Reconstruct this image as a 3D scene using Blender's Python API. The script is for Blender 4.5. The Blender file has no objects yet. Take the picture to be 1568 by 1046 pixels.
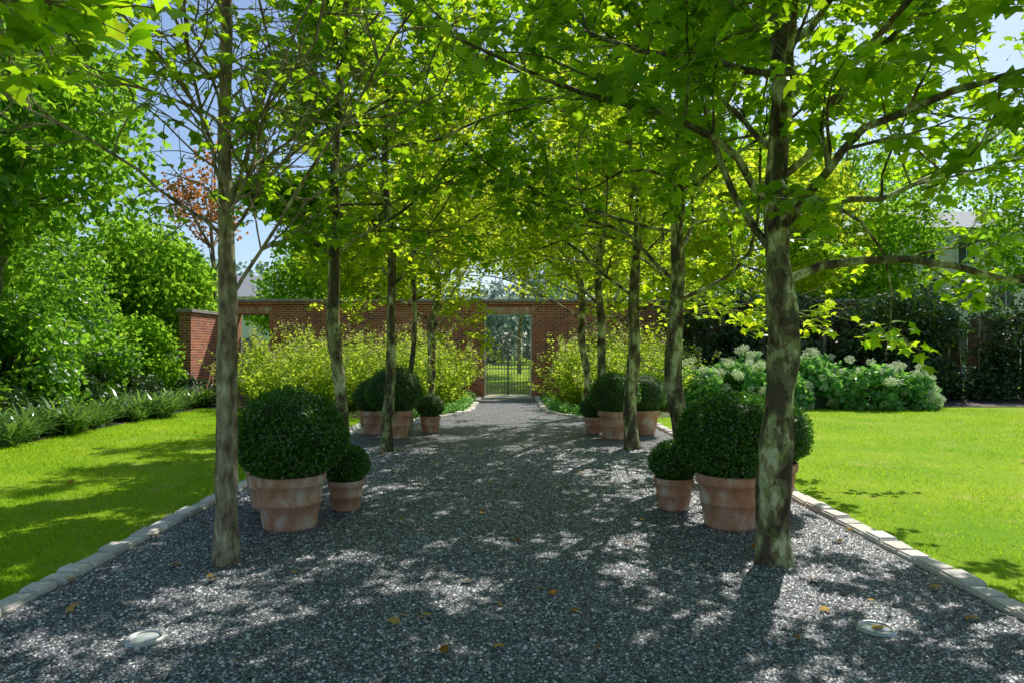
import bpy, bmesh, math, random
import numpy as np
from mathutils import Vector
rng=np.random.default_rng(7); random.seed(7)
scene=bpy.context.scene
scene.view_settings.view_transform='Standard'
scene.view_settings.look='None'; scene.view_settings.exposure=0
# ---------------- helpers ----------------
def link(o):
    scene.collection.objects.link(o); return o
def empty(name,loc):
    o=bpy.data.objects.new(name,None); o.location=loc; o.empty_display_size=.3; return link(o)
def mesh_np(name,V,F,mat,parent=None,smooth=False,loc=None):
    V=np.asarray(V,dtype=np.float32); F=np.asarray(F,dtype=np.int32)
    me=bpy.data.meshes.new(name); n,k=F.shape
    me.vertices.add(len(V)); me.vertices.foreach_set('co',V.ravel())
    me.loops.add(n*k); me.loops.foreach_set('vertex_index',F.ravel())
    me.polygons.add(n); me.polygons.foreach_set('loop_start',np.arange(0,n*k,k,dtype=np.int32))
    me.polygons.foreach_set('loop_total',np.full(n,k,dtype=np.int32))
    if smooth: me.polygons.foreach_set('use_smooth',np.ones(n,dtype=bool))
    me.update(calc_edges=True); me.validate()
    me.materials.append(mat)
    o=bpy.data.objects.new(name,me)
    if loc is not None: o.location=loc
    if parent: o.parent=parent
    return link(o)
def norm(a): return a/np.maximum(np.linalg.norm(a,axis=-1,keepdims=True),1e-9)
LOBED_V=np.array([(0,.34,.05),(0,0,0),(.42,.0,-.05),(.32,.22,.02),(.62,.50,-.10),(.27,.60,.02),(0,1,-.13),(-.27,.60,.02),(-.62,.50,-.10),(-.32,.22,.02),(-.42,.0,-.05)])
LOBED_F=np.array([(0,i,i+1) for i in range(1,10)]+[(0,10,1)])
SIMP_V=np.array([(0,0,0),(.38,.42,.1),(0,1,-.05),(-.38,.42,.1)])
SIMP_F=np.array([(0,1,2),(0,2,3)])
OVAL_V=np.array([(0,0,0),(.3,.3,.05),(.26,.75,.03),(0,1,-.03),(-.26,.75,.03),(-.3,.3,.05)])
OVAL_F=np.array([(0,1,2),(0,2,3),(0,3,4),(0,4,5)])
def scatter(pos,vdir,ndir,size,tv,tf):
    v=norm(vdir); n=norm(ndir-(ndir*v).sum(1,keepdims=True)*v); u=np.cross(v,n)
    T=tv[None,:,:]*np.asarray(size)[:,None,None]
    V=pos[:,None,:]+T[...,0:1]*u[:,None,:]+T[...,1:2]*v[:,None,:]+T[...,2:3]*n[:,None,:]
    N=len(pos); F=(tf[None]+(np.arange(N)*len(tv))[:,None,None]).reshape(-1,tf.shape[1])
    return V.reshape(-1,3),F
def leaves(name,pos,vdir,ndir,size,mat,parent=None,tpl='S'):
    tv,tf={'L':(LOBED_V,LOBED_F),'S':(SIMP_V,SIMP_F),'O':(OVAL_V,OVAL_F)}[tpl]
    V,F=scatter(pos,vdir,ndir,size,tv,tf)
    return mesh_np(name,V,F,mat,parent)
class Tubes:
    def __init__(s): s.V=[];s.F=[];s.n=0
    def add(s,pts,rad,k=6,lump=0):
        pts=np.asarray(pts,float); rad=np.asarray(rad,float)*np.ones(len(pts)); m=len(pts)
        t=norm(np.gradient(pts,axis=0)); avg=norm(pts[-1]-pts[0]+1e-6)
        ref=np.eye(3)[np.argmin(np.abs(avg))]
        a=norm(np.cross(t,ref)); b=np.cross(t,a)
        th=np.arange(k)*2*np.pi/k
        R=rad[:,None]*np.ones(k)
        if lump: 
            ph=rng.uniform(0,6.28,4); z=pts[:,2:3]
            R=R*(1+lump*(np.sin(2*th+ph[0]+z*2.1)*.5+np.sin(3*th+ph[1]-z*3.7)*.35+np.sin(th+ph[2]+z*7)*.4+np.sin(z*9+ph[3]+5*th)*.2))
        P=pts[:,None,:]+R[...,None]*(np.cos(th)[None,:,None]*a[:,None,:]+np.sin(th)[None,:,None]*b[:,None,:])
        i=np.arange(m-1)[:,None]*k; j=np.arange(k)[None]; j2=(j+1)%k
        F=np.stack([i+j,i+j2,i+k+j2,i+k+j],-1).reshape(-1,4)+s.n
        s.V.append(P.reshape(-1,3)); s.F.append(F); s.n+=m*k
    def build(s,name,mat,parent=None,loc=None):
        return mesh_np(name,np.concatenate(s.V),np.concatenate(s.F),mat,parent,True,loc)
def boxes(name,lst,mat,parent=None,bevel=0.0,loc=None,jit=0):
    bm=bmesh.new()
    for (x0,x1,y0,y1,z0,z1) in lst:
        r=bmesh.ops.create_cube(bm,size=1)
        for v in r['verts']:
            v.co=Vector(((x0+x1)/2+v.co.x*(x1-x0),(y0+y1)/2+v.co.y*(y1-y0),(z0+z1)/2+v.co.z*(z1-z0)))
            if jit: v.co+=Vector([random.uniform(-jit,jit) for _ in range(3)])
    if bevel: bmesh.ops.bevel(bm,geom=bm.edges[:],offset=bevel,segments=2,affect='EDGES',profile=.6)
    me=bpy.data.meshes.new(name); bm.to_mesh(me); bm.free(); me.materials.append(mat)
    o=bpy.data.objects.new(name,me)
    if loc is not None:o.location=loc
    if parent:o.parent=parent
    return link(o)
def lathe(name,prof,mat,parent=None,seg=48,loc=(0,0,0)):
    th=np.arange(seg)*2*np.pi/seg; prof=np.array(prof); m=len(prof)
    V=np.stack([prof[:,0:1]*np.cos(th),prof[:,0:1]*np.sin(th),prof[:,1:2]+0*th],-1).reshape(-1,3)
    i=np.arange(m-1)[:,None]*seg;j=np.arange(seg)[None];j2=(j+1)%seg
    F=np.stack([i+j,i+j2,i+seg+j2,i+seg+j],-1).reshape(-1,4)
    return mesh_np(name,V,F,mat,parent,False,loc)
# ---------------- materials ----------------
class M:
    def __init__(s,name):
        s.m=bpy.data.materials.new(name); s.m.use_nodes=True; s.nt=s.m.node_tree; s.nt.nodes.clear()
        s.out=s.n('ShaderNodeOutputMaterial'); s.geo=s.n('ShaderNodeNewGeometry')
    def n(s,t,**kw):
        nd=s.nt.nodes.new(t)
        for k,v in kw.items(): setattr(nd,k,v)
        return nd
    def l(s,a,b): s.nt.links.new(a,b)
    def pos(s,scale=(1,1,1)):
        mp=s.n('ShaderNodeMapping'); mp.inputs['Scale'].default_value=scale; s.l(s.geo.outputs['Position'],mp.inputs['Vector']); return mp.outputs[0]
    def noise(s,scale,detail=4,vec=None,rough=.6):
        nd=s.n('ShaderNodeTexNoise'); nd.inputs['Scale'].default_value=scale; nd.inputs['Detail'].default_value=detail; nd.inputs['Roughness'].default_value=rough
        s.l(vec if vec is not None else s.geo.outputs['Position'],nd.inputs['Vector']); return nd.outputs['Fac']
    def ramp(s,fac,stops,interp='LINEAR'):
        r=s.n('ShaderNodeValToRGB'); cr=r.color_ramp; cr.interpolation=interp
        while len(cr.elements)<len(stops): cr.elements.new(.5)
        for e,(p,c) in zip(cr.elements,stops): e.position=p; e.color=(*c,1)
        s.l(fac,r.inputs[0]); return r.outputs[0]
    def mix(s,fac,a,b,mode='MIX'):
        nd=s.n('ShaderNodeMix',data_type='RGBA',blend_type=mode)
        for sock,v in ((nd.inputs[0],fac),(nd.inputs[6],a),(nd.inputs[7],b)):
            if hasattr(v,'is_output'): s.l(v,sock)
            elif isinstance(v,(int,float)): sock.default_value=v
            else: sock.default_value=(*v,1)
        return nd.outputs[2]
    def bump(s,h,strength=.5,dist=.01):
        b=s.n('ShaderNodeBump'); b.inputs['Strength'].default_value=strength; b.inputs['Distance'].default_value=dist
        s.l(h,b.inputs['Height']); return b.outputs[0]
    def pbr(s,col,rough=.8,normal=None,metal=0,spec=.5):
        p=s.n('ShaderNodeBsdfPrincipled'); p.inputs['Roughness'].default_value=rough; p.inputs['Metallic'].default_value=metal
        p.inputs['Specular IOR Level'].default_value=spec
        if hasattr(col,'is_output'): s.l(col,p.inputs['Base Color'])
        else: p.inputs['Base Color'].default_value=(*col,1)
        if normal is not None: s.l(normal,p.inputs['Normal'])
        return p.outputs[0]
    def done(s,sh): s.l(sh,s.out.inputs[0]); return s.m
def mat_leaf(name,dark,light,trans,fac=.45,gloss=0.0,grough=.4):
    m=M(name); r=m.geo.outputs['Random Per Island']
    c=m.ramp(r,[(0,dark),(1,light)])
    t=m.ramp(r,[(0,tuple(x*.5 for x in trans)),(.85,trans),(1,(min(1,trans[0]*1.35),trans[1],trans[2]))])
    p=m.n('ShaderNodeBsdfDiffuse'); m.l(c,p.inputs[0]); sh=p.outputs[0]
    tr=m.n('ShaderNodeBsdfTranslucent'); m.l(t,tr.inputs[0])
    mx=m.n('ShaderNodeMixShader'); mx.inputs[0].default_value=fac; m.l(sh,mx.inputs[1]); m.l(tr.outputs[0],mx.inputs[2]); sh=mx.outputs[0]
    if gloss:
        g=m.n('ShaderNodeBsdfGlossy'); g.inputs['Roughness'].default_value=grough; g.inputs[0].default_value=(1,1,1,1)
        m2=m.n('ShaderNodeMixShader'); m2.inputs[0].default_value=gloss; m.l(sh,m2.inputs[1]); m.l(g.outputs[0],m2.inputs[2]); sh=m2.outputs[0]
    return m.done(sh)
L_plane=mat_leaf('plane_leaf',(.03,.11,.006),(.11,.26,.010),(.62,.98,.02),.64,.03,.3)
L_mid=mat_leaf('part_backlit_leaf',(.06,.16,.006),(.16,.31,.010),(.76,.99,.03),.67,.02,.3)  # plane leaf with some backlit glow put into its colour
L_bright=mat_leaf('backlit_leaf',(.09,.20,.008),(.20,.34,.015),(.82,.99,.05),.69)  # brightest leaf copy, colour carries the glow of backlit foliage
L_bg=mat_leaf('bg_leaf',(.05,.14,.012),(.13,.26,.02),(.46,.86,.05),.54)
L_left=mat_leaf('border_leaf',(.025,.10,.010),(.12,.28,.02),(.44,.88,.05),.50,.03,.35)
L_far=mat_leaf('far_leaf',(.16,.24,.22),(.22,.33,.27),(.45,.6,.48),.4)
L_dark=mat_leaf('yew_leaf',(.015,.045,.010),(.05,.11,.02),(.08,.20,.02),.25,.04)
L_box=mat_leaf('boxwood_leaf',(.022,.09,.006),(.08,.22,.012),(.16,.46,.02),.30,.05,.35)
L_spir=mat_leaf('spiraea_leaf',(.13,.30,.02),(.30,.48,.03),(.78,.99,.08),.55)
L_tip=mat_leaf('spiraea_tip',(.60,.58,.24),(.85,.76,.42),(.9,.85,.42),.45)
L_hyd=mat_leaf('hydrangea_leaf',(.07,.24,.05),(.17,.40,.08),(.38,.82,.13),.45,.04)
L_flower=mat_leaf('hydrangea_flower',(.72,.82,.48),(.93,.96,.80),(.85,.95,.6),.4)
L_orange=mat_leaf('autumn_leaf',(.20,.12,.03),(.35,.16,.04),(.8,.36,.10),.5)
L_grass=mat_leaf('grass_blade',(.12,.30,.008),(.32,.50,.02),(.64,.97,.03),.5)
L_lir=mat_leaf('liriope_blade',(.05,.14,.03),(.17,.32,.07),(.35,.65,.08),.35,.10,.3)
L_fallen=mat_leaf('fallen_leaf',(.28,.12,.02),(.68,.44,.14),(.45,.25,.06),.15)
def m_bark():
    m=M('plane_bark'); v=m.pos((1,1,.5)); n1=m.noise(8,3,v,.5); n2=m.noise(14,2,v,.5)
    c1=m.ramp(n1,[(0,(.10,.075,.04)),(.45,(.20,.165,.08)),(.53,(.38,.38,.17)),(.60,(.60,.60,.33))],'CONSTANT')
    c2=m.ramp(n2,[(0,(.58,.48,.38)),(.43,(1,1,1)),(.60,(.70,.80,.50))],'CONSTANT')
    c=m.mix(1,c1,c2,'MULTIPLY'); fine=m.noise(60,4); c=m.mix(.5,c,m.ramp(fine,[(.3,(.6,.6,.6)),(.7,(1.3,1.3,1.3))]),'MULTIPLY')
    return m.done(m.pbr(c,.85,m.bump(m.mix(.5,n1,fine),.7,.025)))
def m_bark2():
    m=M('grey_bark'); n1=m.noise(16,4,m.pos((1,1,.4)),.65); n2=m.noise(5,3,m.pos((1,1,.5))); fine=m.noise(70,4,m.pos((1,1,.4)))
    c=m.ramp(n1,[(.38,(.12,.09,.055)),(.48,(.27,.21,.14)),(.58,(.36,.32,.21)),(.66,(.54,.52,.36))])
    c=m.mix(.7,c,m.ramp(n2,[(.35,(.6,.5,.42)),(.65,(1.15,1.12,1.05))]),'MULTIPLY')
    return m.done(m.pbr(c,.85,m.bump(m.mix(.5,fine,n1),.8,.02)))
BARK=m_bark(); BARK2=m_bark2()
def m_lawn():
    m=M('lawn_ground'); a=m.noise(.6,4); b=m.noise(60,4); d=m.noise(1.3,5,None,.7)
    c=m.ramp(a,[(.3,(.17,.34,.012)),(.7,(.34,.46,.025))]); c=m.mix(m.ramp(d,[(.55,(0,0,0)),(.72,(.6,.6,.6))]),c,(.54,.46,.16)); c=m.mix(.7,c,m.ramp(b,[(.3,(.55,.6,.5)),(.7,(1.2,1.2,1.1))]),'MULTIPLY')
    return m.done(m.pbr(c,.9,m.bump(b,.7,.02),spec=.1))
GR=[(0,(.04,.043,.052)),(.5,(.17,.178,.20)),(.8,(.42,.43,.455)),(1,(.95,.94,.92))]
def m_gravel(stone=False):
    m=M('gravel_stone' if stone else 'gravel_bed')
    if stone: return m.done(m.pbr(m.ramp(m.geo.outputs['Random Per Island'],GR),.5))
    vo=m.n('ShaderNodeTexVoronoi'); vo.inputs['Scale'].default_value=100; m.l(m.geo.outputs['Position'],vo.inputs['Vector'])
    sep=m.n('ShaderNodeSeparateColor'); m.l(vo.outputs['Color'],sep.inputs[0])
    c=m.ramp(sep.outputs[0],GR)
    c=m.mix(1,c,m.ramp(vo.outputs['Distance'],[(.25,(1.25,1.25,1.25)),(.75,(.2,.2,.2))]),'MULTIPLY')  # crevice shade painted in: gaps darker, stone centres lighter
    c=m.mix(.6,c,m.ramp(m.noise(.9,4),[(.3,(.75,.75,.78)),(.7,(1.2,1.18,1.15))]),'MULTIPLY')
    inv=m.n('ShaderNodeMath',operation='SUBTRACT'); inv.inputs[0].default_value=1; m.l(vo.outputs['Distance'],inv.inputs[1])
    return m.done(m.pbr(c,.65,m.bump(inv.outputs[0],1,.015)))
def m_simple(name,c1,c2,scale,rough=.8,bs=.4,bd=.01,metal=0):
    m=M(name); n=m.noise(scale,5); c=m.ramp(n,[(.3,c1),(.7,c2)]); return m.done(m.pbr(c,rough,m.bump(m.noise(scale*4,4),bs,bd),metal))
def m_sett():
    m=M('granite_sett'); r=m.geo.outputs['Random Per Island']; c=m.ramp(r,[(0,(.60,.55,.51)),(.5,(.76,.70,.64)),(1,(.88,.84,.79))]); f=m.noise(45,5)
    c=m.mix(.7,c,m.ramp(f,[(.3,(.6,.6,.6)),(.7,(1.2,1.2,1.2))]),'MULTIPLY'); return m.done(m.pbr(c,.85,m.bump(f,.7,.012)))
def m_brick():
    m=M('red_brick'); sx=m.n('ShaderNodeSeparateXYZ'); m.l(m.geo.outputs['Position'],sx.inputs[0])
    ad=m.n('ShaderNodeMath',operation='ADD'); m.l(sx.outputs[0],ad.inputs[0]); m.l(sx.outputs[1],ad.inputs[1])
    cb=m.n('ShaderNodeCombineXYZ'); m.l(ad.outputs[0],cb.inputs[0]); m.l(sx.outputs[2],cb.inputs[1])
    b=m.n('ShaderNodeTexBrick'); m.l(cb.outputs[0],b.inputs['Vector'])
    b.inputs['Scale'].default_value=1; b.inputs['Brick Width'].default_value=.23; b.inputs['Row Height'].default_value=.078; b.inputs['Mortar Size'].default_value=.009
    b.inputs['Color1'].default_value=(.58,.15,.06,1); b.inputs['Color2'].default_value=(.28,.065,.04,1); b.inputs['Mortar'].default_value=(.62,.46,.33,1)
    c=m.mix(.7,b.outputs[0],m.ramp(m.noise(1.5,5),[(.3,(.6,.6,.6)),(.7,(1.25,1.2,1.15))]),'MULTIPLY')
    return m.done(m.pbr(c,.9,m.bump(b.outputs['Fac'],-.5,.01)))
def m_terra():
    m=M('terracotta'); n=m.noise(7,5,m.pos((1,1,.6))); n2=m.noise(40,4)
    c=m.ramp(n,[(.32,(.50,.20,.10)),(.5,(.62,.32,.20)),(.6,(.68,.47,.35)),(.72,(.76,.67,.6))])
    c=m.mix(.35,c,m.ramp(n2,[(.3,(.7,.7,.7)),(.7,(1.2,1.2,1.2))]),'MULTIPLY')
    return m.done(m.pbr(c,.85,m.bump(n2,.25,.005)))
BRICK=m_brick();TERRA=m_terra();SETT=m_sett()
STONE=m_simple('pale_stone',(.58,.54,.48),(.78,.73,.66),9)
CAP=m_simple('stone_cap',(.26,.24,.21),(.42,.39,.35),6)
IRON=m_simple('wrought_iron',(.16,.17,.17),(.28,.29,.29),20,.5,.2,.003)
SOIL=m_simple('soil',(.04,.03,.02),(.09,.065,.045),12)
WHITE=m_simple('white_paint',(.74,.74,.72),(.82,.82,.8),3,.7,.1,.002)
ROOF=m_simple('grey_roof',(.25,.26,.28),(.36,.37,.38),5)
GLASSD=m_simple('window_glass',(.03,.04,.05),(.05,.06,.07),2,.1,0,.001)
METAL=m_simple('cast_metal',(.45,.45,.44),(.6,.6,.58),15,.4,.1,.002,.6)
LENS=m_simple('lens_glass',(.45,.48,.48),(.65,.68,.66),8,.15,.1,.002)
CORE=m_simple('dark_core',(.012,.025,.006),(.03,.05,.01),10)  # near-black filler, its colour stands in for shade inside the foliage
# ---------------- ground, path ----------------
bm=bmesh.new(); bmesh.ops.create_grid(bm,x_segments=4,y_segments=4,size=400)
me=bpy.data.meshes.new('ground');bm.to_mesh(me);bm.free();me.materials.append(m_lawn());link(bpy.data.objects.new('ground',me))
W=3.03; YN=15.3
def inner(y):
    t=min(max((y-YN)/3.2,0),1); return .88+ (1.9-.88)*(1-math.sin(t*math.pi/2))
half=[(W,-8),(W,YN-.35),(W-.1,YN-.1),(W-.35,YN)]
ys=[YN+ i*.3 for i in range(0,11)]+[19.5,22.7]
half+= [(inner(y),y) for y in ys]
outl=[(x,y) for x,y in half]+[(-x,y) for x,y in reversed(half)]
bm=bmesh.new(); vs=[bm.verts.new((x,y,.006)) for x,y in outl]; bm.faces.new(vs); bmesh.ops.triangulate(bm,faces=bm.faces[:])
me=bpy.data.meshes.new('gravel_path');bm.to_mesh(me);bm.free();me.materials.append(m_gravel());link(bpy.data.objects.new('gravel_path',me))
N=120000
y=2.0+ (rng.random(N)**1.7)*9; x=rng.uniform(-1,1,N)*np.minimum(W-.04,y*.80+.2)
s=rng.uniform(.0045,.010,N)*(1+.05*y)
pos=np.stack([x,y,np.full(N,.006)],1)
tv=np.array([(-1,-.8,-.3),(.9,-1,-.3),(1,.9,-.3),(-.8,1,-.3),(.1,-.1,.8)]);tf=np.array([(0,1,4),(1,2,4),(2,3,4),(3,0,4)])
vd=np.stack([rng.normal(size=N),rng.normal(size=N),rng.normal(size=N)*.35],1); nd=np.stack([rng.normal(size=N)*.3,rng.normal(size=N)*.3,np.ones(N)],1)
V,F=scatter(pos,vd,nd,s,tv,tf); mesh_np('gravel',V,F,m_gravel(True))
bm=bmesh.new()
def sett(cx,cy,ang,L,wd,h):
    r=bmesh.ops.create_cube(bm,size=1); ang+=random.uniform(-.04,.04); ca,sa=math.cos(ang),math.sin(ang); tilt=random.uniform(-.010,.010)
    for v in r['verts']:
        lx,ly,lz=v.co.x*L,v.co.y*wd,v.co.z*.12
        lx+=random.uniform(-.014,.014);ly+=random.uniform(-.012,.012);lz+=random.uniform(-.008,.008)
        v.co=Vector((cx+lx*ca-ly*sa,cy+lx*sa+ly*ca,h-.06+lz+tilt))
for sg in (-1,1):
    poly=[(sg*(x+.08),y) for x,y in half]
    poly[0]=(poly[0][0],1.2)
    P=[Vector(p) for p in poly]; seg=[((b-a).length,a,b) for a,b in zip(P[:-1],P[1:])]
    tot=sum(q[0] for q in seg); sdist=.1
    while sdist<tot-.1:
        L=random.uniform(.18,.34); mid=sdist+L/2; acc=0
        for l,a,b in seg:
            if acc+l>=mid:
                t=(mid-acc)/l; p=a.lerp(b,t); dr=b-a
                sett(p.x,p.y,math.atan2(dr.y,dr.x),L-.022,random.uniform(.155,.185),random.uniform(.04,.06)); break
            acc+=l
        sdist+=L
bmesh.ops.bevel(bm,geom=bm.edges[:],offset=.015,segments=2,affect='EDGES')
me=bpy.data.meshes.new('stone_edging');bm.to_mesh(me);bm.free();me.materials.append(SETT);link(bpy.data.objects.new('stone_edging',me))
for sg in (-1,1):
    pts=[(sg*(x+.14),y) for x,y in half[3:]]+[(sg*9.0,22.7),(sg*9.0,19.0),(sg*4.5,17.0),(sg*3.1,15.45)]
    bm=bmesh.new(); f=bm.faces.new([bm.verts.new((x,y,.012)) for x,y in pts]); bmesh.ops.triangulate(bm,faces=[f])
    me=bpy.data.meshes.new('planting_bed');bm.to_mesh(me);bm.free();me.materials.append(SOIL);link(bpy.data.objects.new('planting_bed',me))
boxes('side_border_soil',[(-30,-8.3,4,30,-.1,.014)],SOIL)
boxes('hedge_border_soil',[(9.01,40,18.9,26,-.1,.014)],SOIL)
gx,gy=[],[]
for xa,xb in ((-8.3,-3.2),(3.2,13)):
    b=3.4+(rng.random(130000)**1.8)*15; a=rng.uniform(xa,xb,130000); gx.append(a);gy.append(b)
gx=np.concatenate(gx);gy=np.concatenate(gy); k=(np.abs(gx)<gy*.8+.6)&(rng.random(len(gx))<.62+.38*np.sin(gx*2.1+np.sin(gy*1.3)*2)*np.sin(gy*1.7+gx)); gx=gx[k];gy=gy[k]; n=len(gx)
tvb=np.array([(-.09,0,0),(.09,0,0),(.0,1,.25)]);tfb=np.array([(0,1,2)])
V,F=scatter(np.stack([gx,gy,np.zeros(n)],1),np.stack([rng.normal(size=n)*.5,rng.normal(size=n)*.5,np.ones(n)],1),rng.normal(size=(n,3))*[1,1,.1],rng.uniform(.022,.042,n)*(1+gy*.03),tvb,tfb)
mesh_np('lawn_grass',V,F,L_grass)
# ---------------- row trees ----------------
def polyl(p,d,L,n,up,wob):
    p=np.array(p,float);d=np.array(d,float);pts=[p.copy()];st=L/n
    for i in range(n):
        d=d+rng.normal(size=3)*wob+np.array([0,0,up]); d/=np.linalg.norm(d); p=p+d*st; pts.append(p.copy())
    return np.array(pts)
def row_tree(name,x,y,r0,H=6.3,first=2.0,nl=18,rin=3.1,rout=2.4,ry=2.0,nleaf=8.6,lobed=True,bark=BARK,leafmat=L_plane,seed=1,el0=(.05,.5),wob=.05,leafsize=(.07,.14),sparse=1.0,nsub=9,lump=.10,lr0=.36,lup=.02,lwob=.19):
    global rng; rng=np.random.default_rng(seed)
    e=empty(name,(x,y,0)); T=Tubes(); n=34
    z=np.linspace(-.05,H,n); zp=np.maximum(z,0); ph=rng.uniform(0,6.28,6)
    env=np.minimum(zp/1.2,1)
    wx=env*wob*(np.sin(z*1.1+ph[0])-np.sin(ph[0])*.6+.5*np.sin(z*2.7+ph[1])); wy=env*wob*(np.sin(z*1.3+ph[2])+.5*np.sin(z*2.9+ph[3]))
    tr=np.column_stack([wx,wy,z]); rr=r0*(1-.70*(zp/H)**1.1)*(1+.4*np.exp(-zp*8))
    rr*=1+lump*.6*np.array([rng.normal() for _ in z])
    T.add(tr,rr,16,lump)
    tw=[]; sgn=-1 if x>0 else 1
    for i in range(nl):
        f=i/(nl-1); hz=first+(H-first-.3)*f**1.05; k=np.searchsorted(z,hz); k=min(k,n-2)
        az=i*2.399+rng.uniform(-.4,.4); dx,dy=math.cos(az),math.sin(az)
        R=rin if dx*sgn>0 else rout
        R=R*abs(dx)+ry*(1-abs(dx)); L=R*(1.1-.55*f)*rng.uniform(.8,1.15)*1.1
        el=rng.uniform(*el0)+.25*f
        if dx*sgn>0 and hz<2.8: el+=.4
        d=(dx*math.cos(el),dy*math.cos(el),math.sin(el))
        m=11; lp=polyl(tr[k],d,L,m,lup+.03*rng.random(),lwob); lr=np.linspace(rr[k]*lr0,.009,m+1)
        T.add(lp,lr,7,.08)
        tw.append(lp[-3:])
        for j in range(nsub):
            q=rng.integers(2,m+1); dd=norm(lp[min(q+1,m)]-lp[q-1]); side_=rng.normal(size=3)*[1,1,.6]; d2=norm(dd*.7+norm(side_)*.8+np.array([0,0,.1]))
            L2=L*rng.uniform(.2,.42); sp=polyl(lp[q],d2,L2,5,.02,.2); T.add(sp,np.linspace(max(lr[q]*.55,.008),.004,6),5)
            tw.append(sp[-3:])
            for h in range(4):
                q2=rng.integers(1,6); d3=norm(norm(rng.normal(size=3)*[1,1,.6])+norm(sp[q2]-sp[q2-1])*.6); L3=rng.uniform(.2,.5)
                tp=polyl(sp[q2],d3,L3,3,-.03,.15); T.add(tp,[.0045,.004,.003,.002],3); tw.append(tp)
    T.build('trunk_and_limbs',bark,e)
    P=[]
    for t in tw:
        c=rng.poisson(nleaf*sparse*rng.choice([.1,1,1.8]))
        if c==0: continue
        u=rng.random(c)*(len(t)-1); a=u.astype(int); fr=(u-a)[:,None]; P.append(t[a]*(1-fr)+t[np.minimum(a+1,len(t)-1)]*fr+rng.normal(size=(c,3))*.07)
    P=np.concatenate(P); wy=P[:,1]+y; wx=P[:,0]+x; dist=np.sqrt(wx**2+wy**2+(P[:,2]-1.6)**2)
    keep=(P[:,2]>1.3)&(dist>2.9); P=P[keep]; c=len(P)
    vd=np.column_stack([rng.normal(size=c),rng.normal(size=c),rng.normal(size=c)*.35-.35]); nd=np.column_stack([rng.normal(size=c)*.5,rng.normal(size=c)*.5,np.full(c,1.)])
    leaves('leaves',P,vd,nd,rng.uniform(leafsize[0],leafsize[1],c),leafmat,e,'L' if lobed else 'S')
    return c
cnt=0
cnt+=row_tree('young_plane_tree',-2.11,5.14,.085,5.4,1.9,24,2.1,2.4,ry=1.7,seed=11,el0=(.5,.85),wob=.02,bark=BARK2,sparse=.15,nsub=11,lump=.07,leafsize=(.06,.11),lr0=.24,lup=.03,lwob=.15)
cnt+=row_tree('plane_tree',-1.96,8.0,.085,6.4,2.5,rout=.7,ry=1.5,seed=12)
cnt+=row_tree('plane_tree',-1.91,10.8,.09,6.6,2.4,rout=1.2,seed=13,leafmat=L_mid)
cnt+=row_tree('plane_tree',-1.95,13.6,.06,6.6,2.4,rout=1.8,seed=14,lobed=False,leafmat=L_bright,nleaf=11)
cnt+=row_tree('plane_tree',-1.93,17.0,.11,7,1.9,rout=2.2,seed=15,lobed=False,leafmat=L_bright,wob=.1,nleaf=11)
cnt+=row_tree('plane_tree',-3.2,2.2,.1,6.0,2.6,rin=1.5,rout=2.6,ry=1.8,seed=16,nleaf=10)
cnt+=row_tree('plane_tree',2.0,5.14,.122,6.4,2.0,nl=23,rout=3.4,seed=21,lump=.13,nleaf=10)
cnt+=row_tree('plane_tree',2.03,8.0,.105,6.6,2.0,rout=3.2,seed=22,lump=.13)
cnt+=row_tree('plane_tree',1.99,11.0,.11,6.8,2.2,rout=2.8,seed=23,leafmat=L_mid)
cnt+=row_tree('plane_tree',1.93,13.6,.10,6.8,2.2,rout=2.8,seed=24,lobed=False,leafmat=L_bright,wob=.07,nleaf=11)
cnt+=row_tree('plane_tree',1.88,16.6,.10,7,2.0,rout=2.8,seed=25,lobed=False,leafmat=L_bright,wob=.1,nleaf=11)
cnt+=row_tree('plane_tree',2.6,2.0,.12,6.2,2.3,rout=3.2,seed=26,nleaf=11)
cnt+=row_tree('plane_tree',7.4,6.6,.12,7.5,2.8,nl=24,rin=3.9,rout=1.5,seed=27,nleaf=11)
print('ROW LEAVES',cnt)
rng=np.random.default_rng(99)
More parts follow.
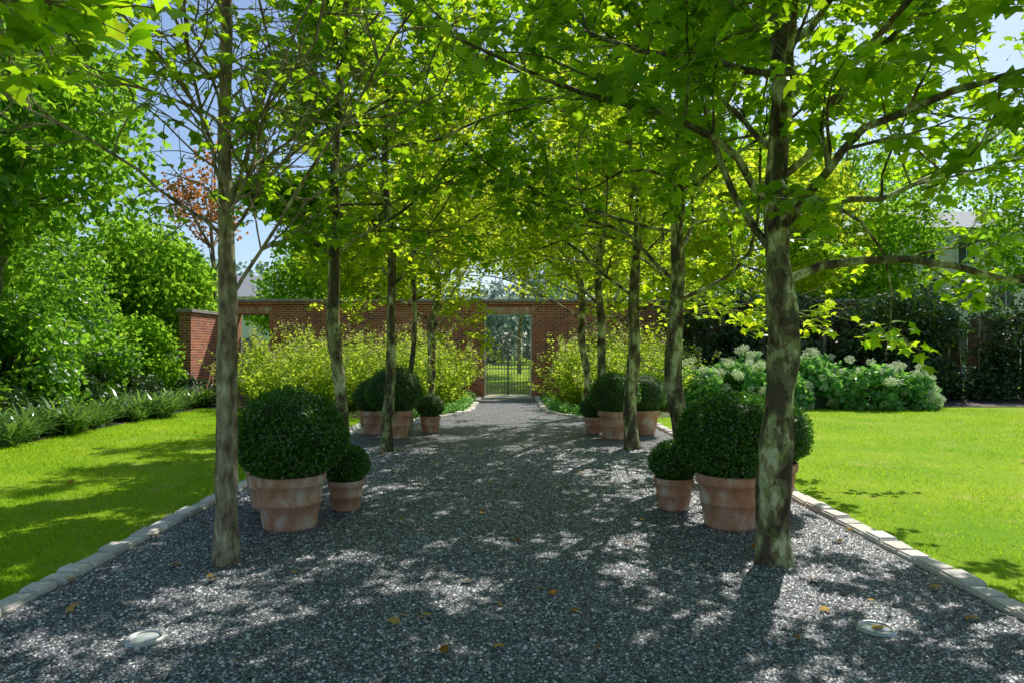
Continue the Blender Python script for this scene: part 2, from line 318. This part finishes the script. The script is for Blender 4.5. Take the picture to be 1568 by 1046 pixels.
# ---------------- foliage masses ----------------
def clumps(centers,radii,n,flat=.8):
    m=len(centers); w=radii**2; idx=rng.choice(m,n,p=w/w.sum()); d=norm(rng.normal(size=(n,3)))
    r=radii[idx]*(.45+.65*rng.random(n)**.6); off=d*r[:,None]*[1,1,flat]
    return centers[idx]+off,d
def foliage(name,C,R,n,size,mat,parent=None,tpl='S',flat=.8,up=.5):
    P,d=clumps(C,R,n,flat); k=P[:,2]>.01; P=P[k];d=d[k]; c=len(P)
    nd=d+rng.normal(size=(c,3))*.5+[0,0,up]; vd=norm(rng.normal(size=(c,3)))+d*.6-[0,0,.3]
    return leaves(name,P,vd,nd,rng.uniform(size*.6,size*1.2,c),mat,parent,tpl)
def bg_tree(name,x,y,H,R,n=9000,size=.22,mat=L_bg,low=.25,m=55,cr=.95,bark=BARK2,r0=.16):
    e=empty(name,(x,y,0)); T=Tubes(); z=np.linspace(-.1,H*.85,9); w=np.cumsum(rng.normal(size=(9,2))*.1,axis=0)
    tr=np.column_stack([w,z]); T.add(tr,np.linspace(r0,.04,9),9,.06)
    d=norm(rng.normal(size=(m,3))); rad=R*(.35+.65*rng.random(m)**.5)
    zc=H*(low+1)/2; C=np.column_stack([d[:,0]*rad,d[:,1]*rad,zc+d[:,2]*(H*(1-low)/2-cr*.6)*rng.uniform(.5,1,m)])
    rr=rng.uniform(.55,1.2,m)*cr
    for i in range(0,m,2):
        k=np.clip(np.searchsorted(z,C[i,2]*.7),1,8); a=tr[k]; b=C[i]; md=(a+b)/2+[0,0,-.2]
        T.add(np.array([a,md,b]),[.05,.035,.012],5)
    T.build('trunk_and_limbs',bark,e); foliage('leaves',C,rr,n,size,mat,e)
def shrub(name,x,y,rx,ry,h,n,size,mat,tpl='S',m=26,cr=.3,core=.66):
    e=empty(name,(x,y,0)); d=norm(rng.normal(size=(m,3))); d[:,2]=np.abs(d[:,2])
    C=d*[rx-cr*.6,ry-cr*.6,h-cr*.7]*rng.uniform(.8,1.05,(m,1)); C[:,2]=np.maximum(C[:,2],cr*.4)
    if core:
        bm=bmesh.new(); bmesh.ops.create_icosphere(bm,subdivisions=3,radius=1)
        for v in bm.verts: v.co=Vector((v.co.x*rx*core,v.co.y*ry*core,max(v.co.z,-.02)*h*core))*random.uniform(.9,1.05)
        me=bpy.data.meshes.new('dark_filler');bm.to_mesh(me);bm.free();me.materials.append(CORE);o=bpy.data.objects.new('dark_filler',me);o.parent=e;link(o)  # dark solid added inside so the leaves don't look see-through
    foliage('leaves',C,np.full(m,cr)*rng.uniform(.6,1.3,m),n,size,mat,e,tpl); return e
def spir(x,y,r,h,n=4200,mat=L_spir):
    e=empty('spiraea_shrub',(x,y,0)); T=Tubes(); P=[]; TP=[]
    for i in range(70):
        az=rng.uniform(0,6.28); el=rng.uniform(.55,1.5); L=h*rng.uniform(.7,1.3)
        p=polyl((rng.normal()*.12,rng.normal()*.12,0),(math.cos(az)*math.cos(el)*r/h*1.3,math.sin(az)*math.cos(el)*r/h*1.3,math.sin(el)),L,7,-.05,.07)
        T.add(p,np.linspace(.006,.002,8),3); c=n//70; u=rng.random(c)**.8*6.99; a=u.astype(int); P.append(p[a]+(p[a+1]-p[a])*(u-a)[:,None]+rng.normal(size=(c,3))*.045)
        if rng.random()<.5: TP.append(p[-1]+rng.normal(size=(18,3))*[.04,.04,.08])
    T.build('stems',BARK2,e); P=np.concatenate(P); P[:,2]=np.maximum(P[:,2],.03); c=len(P)
    leaves('leaves',P,rng.normal(size=(c,3))*[1,1,.5],rng.normal(size=(c,3))*.5+[0,0,1],rng.uniform(.05,.1,c),mat,e,'S')
    TP=np.concatenate(TP); c=len(TP); leaves('plumes',TP,rng.normal(size=(c,3)),rng.normal(size=(c,3)),rng.uniform(.025,.05,c),L_tip,e,'S')
for sg in (-1,1):
    for (ax,ay,r,h) in [(1.75,20.6,.8,1.7),(1.9,18.4,.75,1.5),(2.7,17.2,.8,1.5),(3.1,19.2,.9,1.8),(2.9,21.4,.9,2.0),(4.0,18.2,.9,1.6),(4.3,20.3,1,1.9)]:
        spir(sg*ax+rng.normal()*.08,ay,r,h)
    if sg<0:
        for (ax,ay,r,h) in [(5.1,18.4,.9,1.6),(5.9,19.6,1,1.9),(6.6,18.6,.9,1.7),(5.6,21.3,1,2.0),(7.3,20.4,1,1.9),(4.5,17.2,.8,1.3),(5.8,17.4,.7,1.2)]: spir(-ax,ay,r,h)
    else: spir(5.1,20.2,.9,1.6)
for sg in (-1,1):
    C=[];yy=15.7
    while yy<22: C.append((sg*(inner(yy)+.36),yy,.08)); yy+=.16
    C+= [(sg*xx,15.82,.08) for xx in np.arange(1.9,3.2,.16)]
    foliage('ground_cover',np.array(C),np.full(len(C),.2),5000,.07,L_hyd,tpl='S')
for (hx,hy,r,h) in [(5.0,18.4,.8,1.2),(6.2,18.8,.85,1.35),(7.3,18.5,.85,1.25),(8.5,18.9,.95,1.4),(9.7,18.5,.95,1.3),(10.8,18.6,.85,1.15),(6.8,19.7,.9,1.5),(9.0,19.9,.9,1.45)]:
    e=shrub('hydrangea_shrub',hx,hy,r,r*.8,h,2600,.17,L_hyd,'O',24,.28)
    fc=[]
    for i in range(24):
        d=norm(rng.normal(size=3)); d[2]=abs(d[2]); d[1]=-abs(d[1])*.8 if rng.random()<.7 else d[1]; fc.append(d*[r*1.06,r*.88,h*1.04]+[0,0,.08])
    foliage('flower_heads',np.array(fc),rng.uniform(.08,.13,len(fc)),24*130,.045,L_flower,e,'S')
C=[];R_=[]
for i in range(420):
    C.append((rng.uniform(5.2,24),rng.uniform(20.9,22.6) ,rng.uniform(.2,3.0+.5*rng.random())));R_.append(rng.uniform(.25,.6))
foliage('yew_hedge',np.array(C),np.array(R_),60000,.13,L_dark,up=.2)
boxes('hedge_stems',[(x_,x_+.07,21.6+random.random()*.5,21.7+random.random()*.5+.3,0,2.6) for x_ in np.arange(5.5,23,.45)],BARK2,jit=.12)
for (sx,sy,rx,h,mt) in [(-10.5,9.5,1.5,2.9,L_left),(-10.8,12,1.6,3.4,L_left),(-10.5,14.6,1.5,3.0,L_left),(-10.9,17.2,1.6,3.3,L_left),(-10.4,19.6,1.0,2.6,L_bg),(-12.5,10.5,2,4.6,L_left),(-12.8,15,2,5.0,L_bg),(-12.6,19,2,5,L_left),(-10.4,7,1.4,2.8,L_left)]:
    shrub('border_shrub',sx,sy,rx,rx,h,9000,.15,mt,'S',60,.5,.55)
for (sx,sy,rx,h) in [(-9.5,13.2,.7,.9),(-9.4,15.2,.7,1.0),(-9.3,17.3,.8,1.1),(-8.9,19.3,.8,.9),(-9.5,11.0,.7,.9)]:
    shrub('low_shrub',sx,sy,rx,rx,h,3000,.08,L_dark,'S',20,.2)
P=[];Vd=[];S_=[]
for i in range(120):
    cy=rng.uniform(7,19.5); cx=-8.55+rng.uniform(-.9,.35)+.25*math.sin(cy*1.7); sz=rng.uniform(.45,.9)
    for j in range(60):
        az=rng.uniform(0,6.28);P.append((cx+rng.normal()*.06,cy+rng.normal()*.06,0));q=rng.uniform(.4,1.1);Vd.append((math.cos(az)*q,math.sin(az)*q,rng.uniform(.5,1.3)));S_.append(sz*rng.uniform(.6,1.1))
P=np.array(P);Vd=np.array(Vd);c=len(P)
tvl=np.array([(-.02,0,0),(.02,0,0),(.025,.4,.03),(-.025,.4,.03),(.02,.75,-.08),(-.02,.75,-.08),(0,1,-.32)])
tfl=np.array([(0,1,2),(0,2,3),(3,2,4),(3,4,5),(5,4,6)])
V,F=scatter(P,Vd,np.tile([0,0,1.],(c,1)),np.array(S_),tvl,tfl);mesh_np('liriope_border',V,F,L_lir)
for t in [(-15,16,12,3.4,L_left,.2),(-18,23,12.5,4,L_left,.2),(-13.5,25,6.5,2.4,L_bg,.15),(-19,12,13,4,L_bg,.2),(-11.6,11.5,9.5,2.6,L_left,.3),(-11.0,14.5,11,2.7,L_bg,.2),
          (-19,34,9,4,L_bg,.1),(-10,36,7.5,3.2,L_bg,.1),(-5.5,30,9.5,3.0,L_bright,.25),(-3.8,37,14,3.8,L_bright,.25),(4.0,36,14,4.2,L_bright,.22),(0.8,46,15,4,L_bright,.42),(6.5,29,11.5,3.6,L_bright,.2),
          (11,28,11,3.8,L_bright,.15),(15,30,12.5,3.2,L_bg,.15),(23.4,28,15,3.9,L_bg,.15),(13,44,17,5,L_bg,.1),(34,34,15,5,L_bg,.1),(-24,28,15,5,L_bg,.1),(26,48,17,5.5,L_bg,.2)]:
    bg_tree('deciduous_tree',t[0],t[1],t[2],t[3],11500,.24,t[4],t[5],60,1.05)
bg_tree('autumn_tree',-13.8,32,12,2.4,1300,.22,L_orange,.45,26,.8)
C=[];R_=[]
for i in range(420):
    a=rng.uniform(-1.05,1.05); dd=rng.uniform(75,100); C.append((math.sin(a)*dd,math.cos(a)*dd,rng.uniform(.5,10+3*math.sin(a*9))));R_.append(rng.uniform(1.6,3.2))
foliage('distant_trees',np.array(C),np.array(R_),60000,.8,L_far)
# ---------------- wall ----------------
wall=empty('brick_wall',(0,22.9,0)); H=3.1
def wb(x0,x1,z0,z1,y0=0,y1=.36): return (x0,x1,y0,y1,z0,z1)
boxes('wall_panels',[wb(-9.5,-9.06,0,H),wb(-9.06,-8.0,2.76,H),wb(-8.0,-.76,0,H),wb(-.76,.76,2.76,H),wb(.76,15,0,H)],BRICK,wall)
boxes('piers',[wb(-1.25,-.803,0,H-.002,-.06,-.001),wb(.803,1.25,0,H-.002,-.06,-.001),wb(-4.6,-4.1,0,H-.002,-.06,-.001),wb(4.1,4.6,0,H-.002,-.06,-.001)],BRICK,wall)
boxes('wing_wall',[(-9.86,-9.502,-2.4,.36,0,2.7)],BRICK,wall)
boxes('wing_cap',[(-9.92,-9.44,-2.46,.3,2.702,2.8)],CAP,wall,.01)
boxes('cornice',[(-9.56,15,-.10,.46,H+.001,H+.07)],BRICK,wall)
boxes('cap_stone',[(-9.6+i*.92,-9.6+i*.92+.91,-.15,.51,H+.072,H+.16) for i in range(27)],CAP,wall,.012)
boxes('lintels',[(-.9,.9,-.075,-.062,2.79,3.0),(-9.2,-7.86,-.015,-.002,2.79,3.0)],TERRA,wall)
boxes('pale_jamb_lining',[(-.80,-.745,-.03,.1,.05,2.745),(.745,.80,-.03,.1,.05,2.745),(-.80,.80,-.03,.1,2.747,2.785)],STONE,wall,.004)  # pale lining added, its colour stands in for the lit reveal edges
boxes('threshold',[(-.80,.80,-.75,.5,-.02,.05)],STONE,wall,.01)
def gate(name,x,w):
    e=empty(name,(x,23.08,0)); T=Tubes(); h=w/2
    def bar(a,b,r=.011): T.add(np.array([a,b]),[r,r],6)
    for sx in (-h+.02,-.02,.02,h-.02): bar((sx,0,.06),(sx,0,1.95 if abs(sx)>.1 else 2.1),.02)
    for z in (.12,.42,.95,1.1,1.72): bar((-h+.02,0,z),(-.02,0,z),.016); bar((.02,0,z),(h-.02,0,z),.016)
    nb=7
    for s_ in (-1,1):
        for i in range(1,nb): 
            X=s_*(.02+(h-.04)*i/nb); bar((X,0,.12),(X,0,1.72),.009)
        def ring(cx,cz,r,t0=0,t1=6.29,rr=.009,gr=0):
            t=np.linspace(t0,t1,16); q=r*(1-gr*np.linspace(0,1,16)); T.add(np.column_stack([cx+np.cos(t)*q,0*t-.005,cz+np.sin(t)*q]),np.full(16,rr),5)
        for i in range(nb): ring(s_*(.02+(h-.04)*(i+.5)/nb),1.025,.05); ring(s_*(.02+(h-.04)*(i+.5)/nb),.2,.045)
        for i in range(3):
            cx=s_*(.02+(h-.04)*(i+.5)/3); ring(cx,.32,.08,0,9,.009,.7); ring(cx,1.32,.10,0,10,.010,.75); ring(cx,1.56,.10,3,13,.010,.75); ring(cx,.8,.1,3,12,.009,.7); ring(cx,.57,.1,0,9,.009,.7)
        t=np.linspace(0,1,14); T.add(np.column_stack([s_*(h-.02-(h-.04)*t),0*t,1.78+.28*np.sin(t*np.pi/2)**1.5]),np.full(14,.016),6)
        ring(s_*h*.35,1.86,.08,0,9,.01,.6); ring(s_*h*.7,1.82,.055,0,9,.01,.6)
    ring(0,2.16,.06)
    T.build('ironwork',IRON,e)
gate('iron_gate',0,1.46); gate('iron_gate',-8.53,1.05)
# ---------------- houses ----------------
def house(name,x,y,w,d,h,rh):
    e=empty(name,(x,y,0)); boxes('walls',[(-w/2,w/2,0,d,0,h)],WHITE,e)
    bm=bmesh.new(); o=.35
    vs=[bm.verts.new(c) for c in [(-w/2-o,-o,h+.003),(w/2+o,-o,h+.003),(w/2+o,d+o,h+.003),(-w/2-o,d+o,h+.003),(-w/2-o,d/2,h+rh),(w/2+o,d/2,h+rh)]]
    for f in [(0,1,5,4),(2,3,4,5),(0,4,3),(1,2,5),(3,2,1,0)]: bm.faces.new([vs[i] for i in f])
    me=bpy.data.meshes.new('roof');bm.to_mesh(me);bm.free();me.materials.append(ROOF);ob=bpy.data.objects.new('roof',me);ob.parent=e;link(ob)
    win=[];tr=[]
    for zz in (1.0,3.8,6.0):
        if zz+1.5>h: continue
        for i in range(int(w//2)):
            cx=-w/2+1.1+i*2; win.append((cx-.42,cx+.42,-.05,-.01,zz,zz+1.4)); tr+= [(cx-.52,cx-.43,-.07,-.005,zz-.1,zz+1.5),(cx+.43,cx+.52,-.07,-.005,zz-.1,zz+1.5),(cx-.02,cx+.02,-.07,-.052,zz,zz+1.4)]
    boxes('windows',win,GLASSD,e); boxes('window_trim',tr,WHITE,e)
house('white_house',22,35,11,7,7.8,1.6); house('white_house',-17.5,50,9,8,5.4,2)
# ---------------- pots ----------------
def potted(x,y,pr,ph,br,seed,n=9000,ls=.024):
    global rng; rng=np.random.default_rng(seed)
    e=empty('potted_boxwood',(x,y,.006)); b=pr*.74
    prof=[(0,.0),(b-.01,0),(b,.008),(b+.006,ph*.06),(b+.004,ph*.09),(b+(pr-b)*.45,ph*.45),(b+(pr-b)*.47+.006,ph*.46),(b+(pr-b)*.49+.006,ph*.49),(b+(pr-b)*.5,ph*.5),(pr*.93,ph*.80),(pr*.985,ph*.815),(pr,ph*.84),(pr*1.01,ph*.95),(pr*.99,ph),(pr*.93,ph),(pr*.9,ph*.92),(pr*.89,ph*.9),(0,ph*.9)]
    lathe('terracotta_pot',prof,TERRA,e)
    lathe('soil',[(pr*.895,ph*.905),(0,ph*.93)],SOIL,e)
    cz=ph+br*.60
    def surf(d):
        f=1+.03*np.sin(d[:,0]*7+seed)*np.cos(d[:,2]*6)+.03*np.sin(d[:,1]*11+seed*2)
        zz=np.where(d[:,2]<0,d[:,2]*.68,d[:,2]*.92); return np.column_stack([d[:,0]*br*f,d[:,1]*br*f,zz*br*f+cz])
    bm=bmesh.new(); bmesh.ops.create_icosphere(bm,subdivisions=4,radius=1)
    co=np.array([v.co for v in bm.verts]); S=surf(co)
    for v,s_ in zip(bm.verts,S): v.co=Vector((s_-[0,0,cz])*.92+[0,0,cz])
    me=bpy.data.meshes.new('core');bm.to_mesh(me);bm.free();me.materials.append(CORE);o=bpy.data.objects.new('boxwood_core',me);o.parent=e;link(o)
    T=Tubes(); T.add(np.array([(0,0,ph*.8),(0,0,cz)]),[.03,.03],8); T.build('stem',BARK2,e)
    d=norm(rng.normal(size=(n,3))); P=surf(d); P=(P-[0,0,cz])*rng.uniform(.92,1.035,(n,1))+[0,0,cz]
    nd=d+rng.normal(size=(n,3))*.6+[0,0,.3]; vd=rng.normal(size=(n,3))+d*.9
    leaves('boxwood_leaves',P,vd,nd,rng.uniform(ls*.7,ls*1.2,n),L_box,e,'O')
potted(-1.97,6.2,.315,.48,.49,1,15000,.028); potted(-2.38,7.0,.30,.46,.42,2)
potted(-1.62,6.85,.18,.30,.225,3,5000,.023)
potted(2.02,6.2,.31,.48,.47,4,15000,.028); potted(2.62,6.95,.31,.46,.44,5)
potted(1.66,6.85,.195,.32,.235,6,5000,.023)
potted(-2.06,12.4,.31,.5,.52,7); potted(-2.55,13.0,.29,.45,.4,8,5000); potted(-1.5,13.2,.2,.32,.27,9,3000)
potted(1.93,12.3,.31,.5,.45,10); potted(2.55,12.9,.3,.46,.45,11,5000); potted(1.62,13.0,.18,.32,.25,12,3000)
rng=np.random.default_rng(5)
for (x,y) in ((-2.0,3.79),(2.1,3.9)):
    e=empty('ground_light',(x,y,.008))
    lathe('metal_ring',[(.072,.006),(.075,.016),(.10,.016),(.108,.0)],METAL,e); lathe('lens',[(.0,.012),(.06,.010),(.073,.007)],LENS,e)
    T=Tubes(); 
    for a in range(6): 
        t=a*1.047; T.add(np.array([(math.cos(t)*.087,math.sin(t)*.087,.012),(math.cos(t)*.087,math.sin(t)*.087,.021)]),[.006,.004],6)
    T.build('screws',IRON,e)
n=210; y=2.4+rng.random(n)**1.3*14; x=np.where(rng.random(n)<.75,rng.uniform(-1,1,n)*3.1,rng.uniform(-1,1,n)*8)
leaves('fallen_leaves',np.column_stack([x,y,np.full(n,.03)]),rng.normal(size=(n,3))*[1,1,.15],rng.normal(size=(n,3))*.25+[0,0,1],rng.uniform(.035,.085,n),L_fallen,None,'L')
# ---------------- light ----------------
EL,AZ=math.radians(50),math.radians(30)
sd=Vector((math.sin(AZ)*math.cos(EL),math.cos(AZ)*math.cos(EL),math.sin(EL)))
ld=bpy.data.lights.new('sun','SUN'); ld.energy=5; ld.angle=math.radians(.5); ld.color=(1,.96,.88)
lo=link(bpy.data.objects.new('sun',ld)); lo.rotation_euler=sd.to_track_quat('Z','Y').to_euler(); lo.location=(0,0,20)
w=bpy.data.worlds.new('World'); scene.world=w; w.use_nodes=True; nt=w.node_tree
bg=nt.nodes['Background']; sk=nt.nodes.new('ShaderNodeTexSky'); sk.sky_type='NISHITA'; sk.sun_disc=False; sk.sun_elevation=EL; sk.sun_rotation=AZ; sk.dust_density=1.0; sk.ozone_density=3.0
nt.links.new(sk.outputs[0],bg.inputs[0]); bg.inputs[1].default_value=.15
# ---------------- camera ----------------
cd=bpy.data.cameras.new('camera'); cd.lens=24; cd.sensor_width=36; cd.clip_end=2000; cd.clip_start=.05
co=link(bpy.data.objects.new('camera',cd)); co.location=(0,0,1.6)
co.rotation_euler=(math.radians(90+.66),0,math.radians(-.33)); scene.camera=co
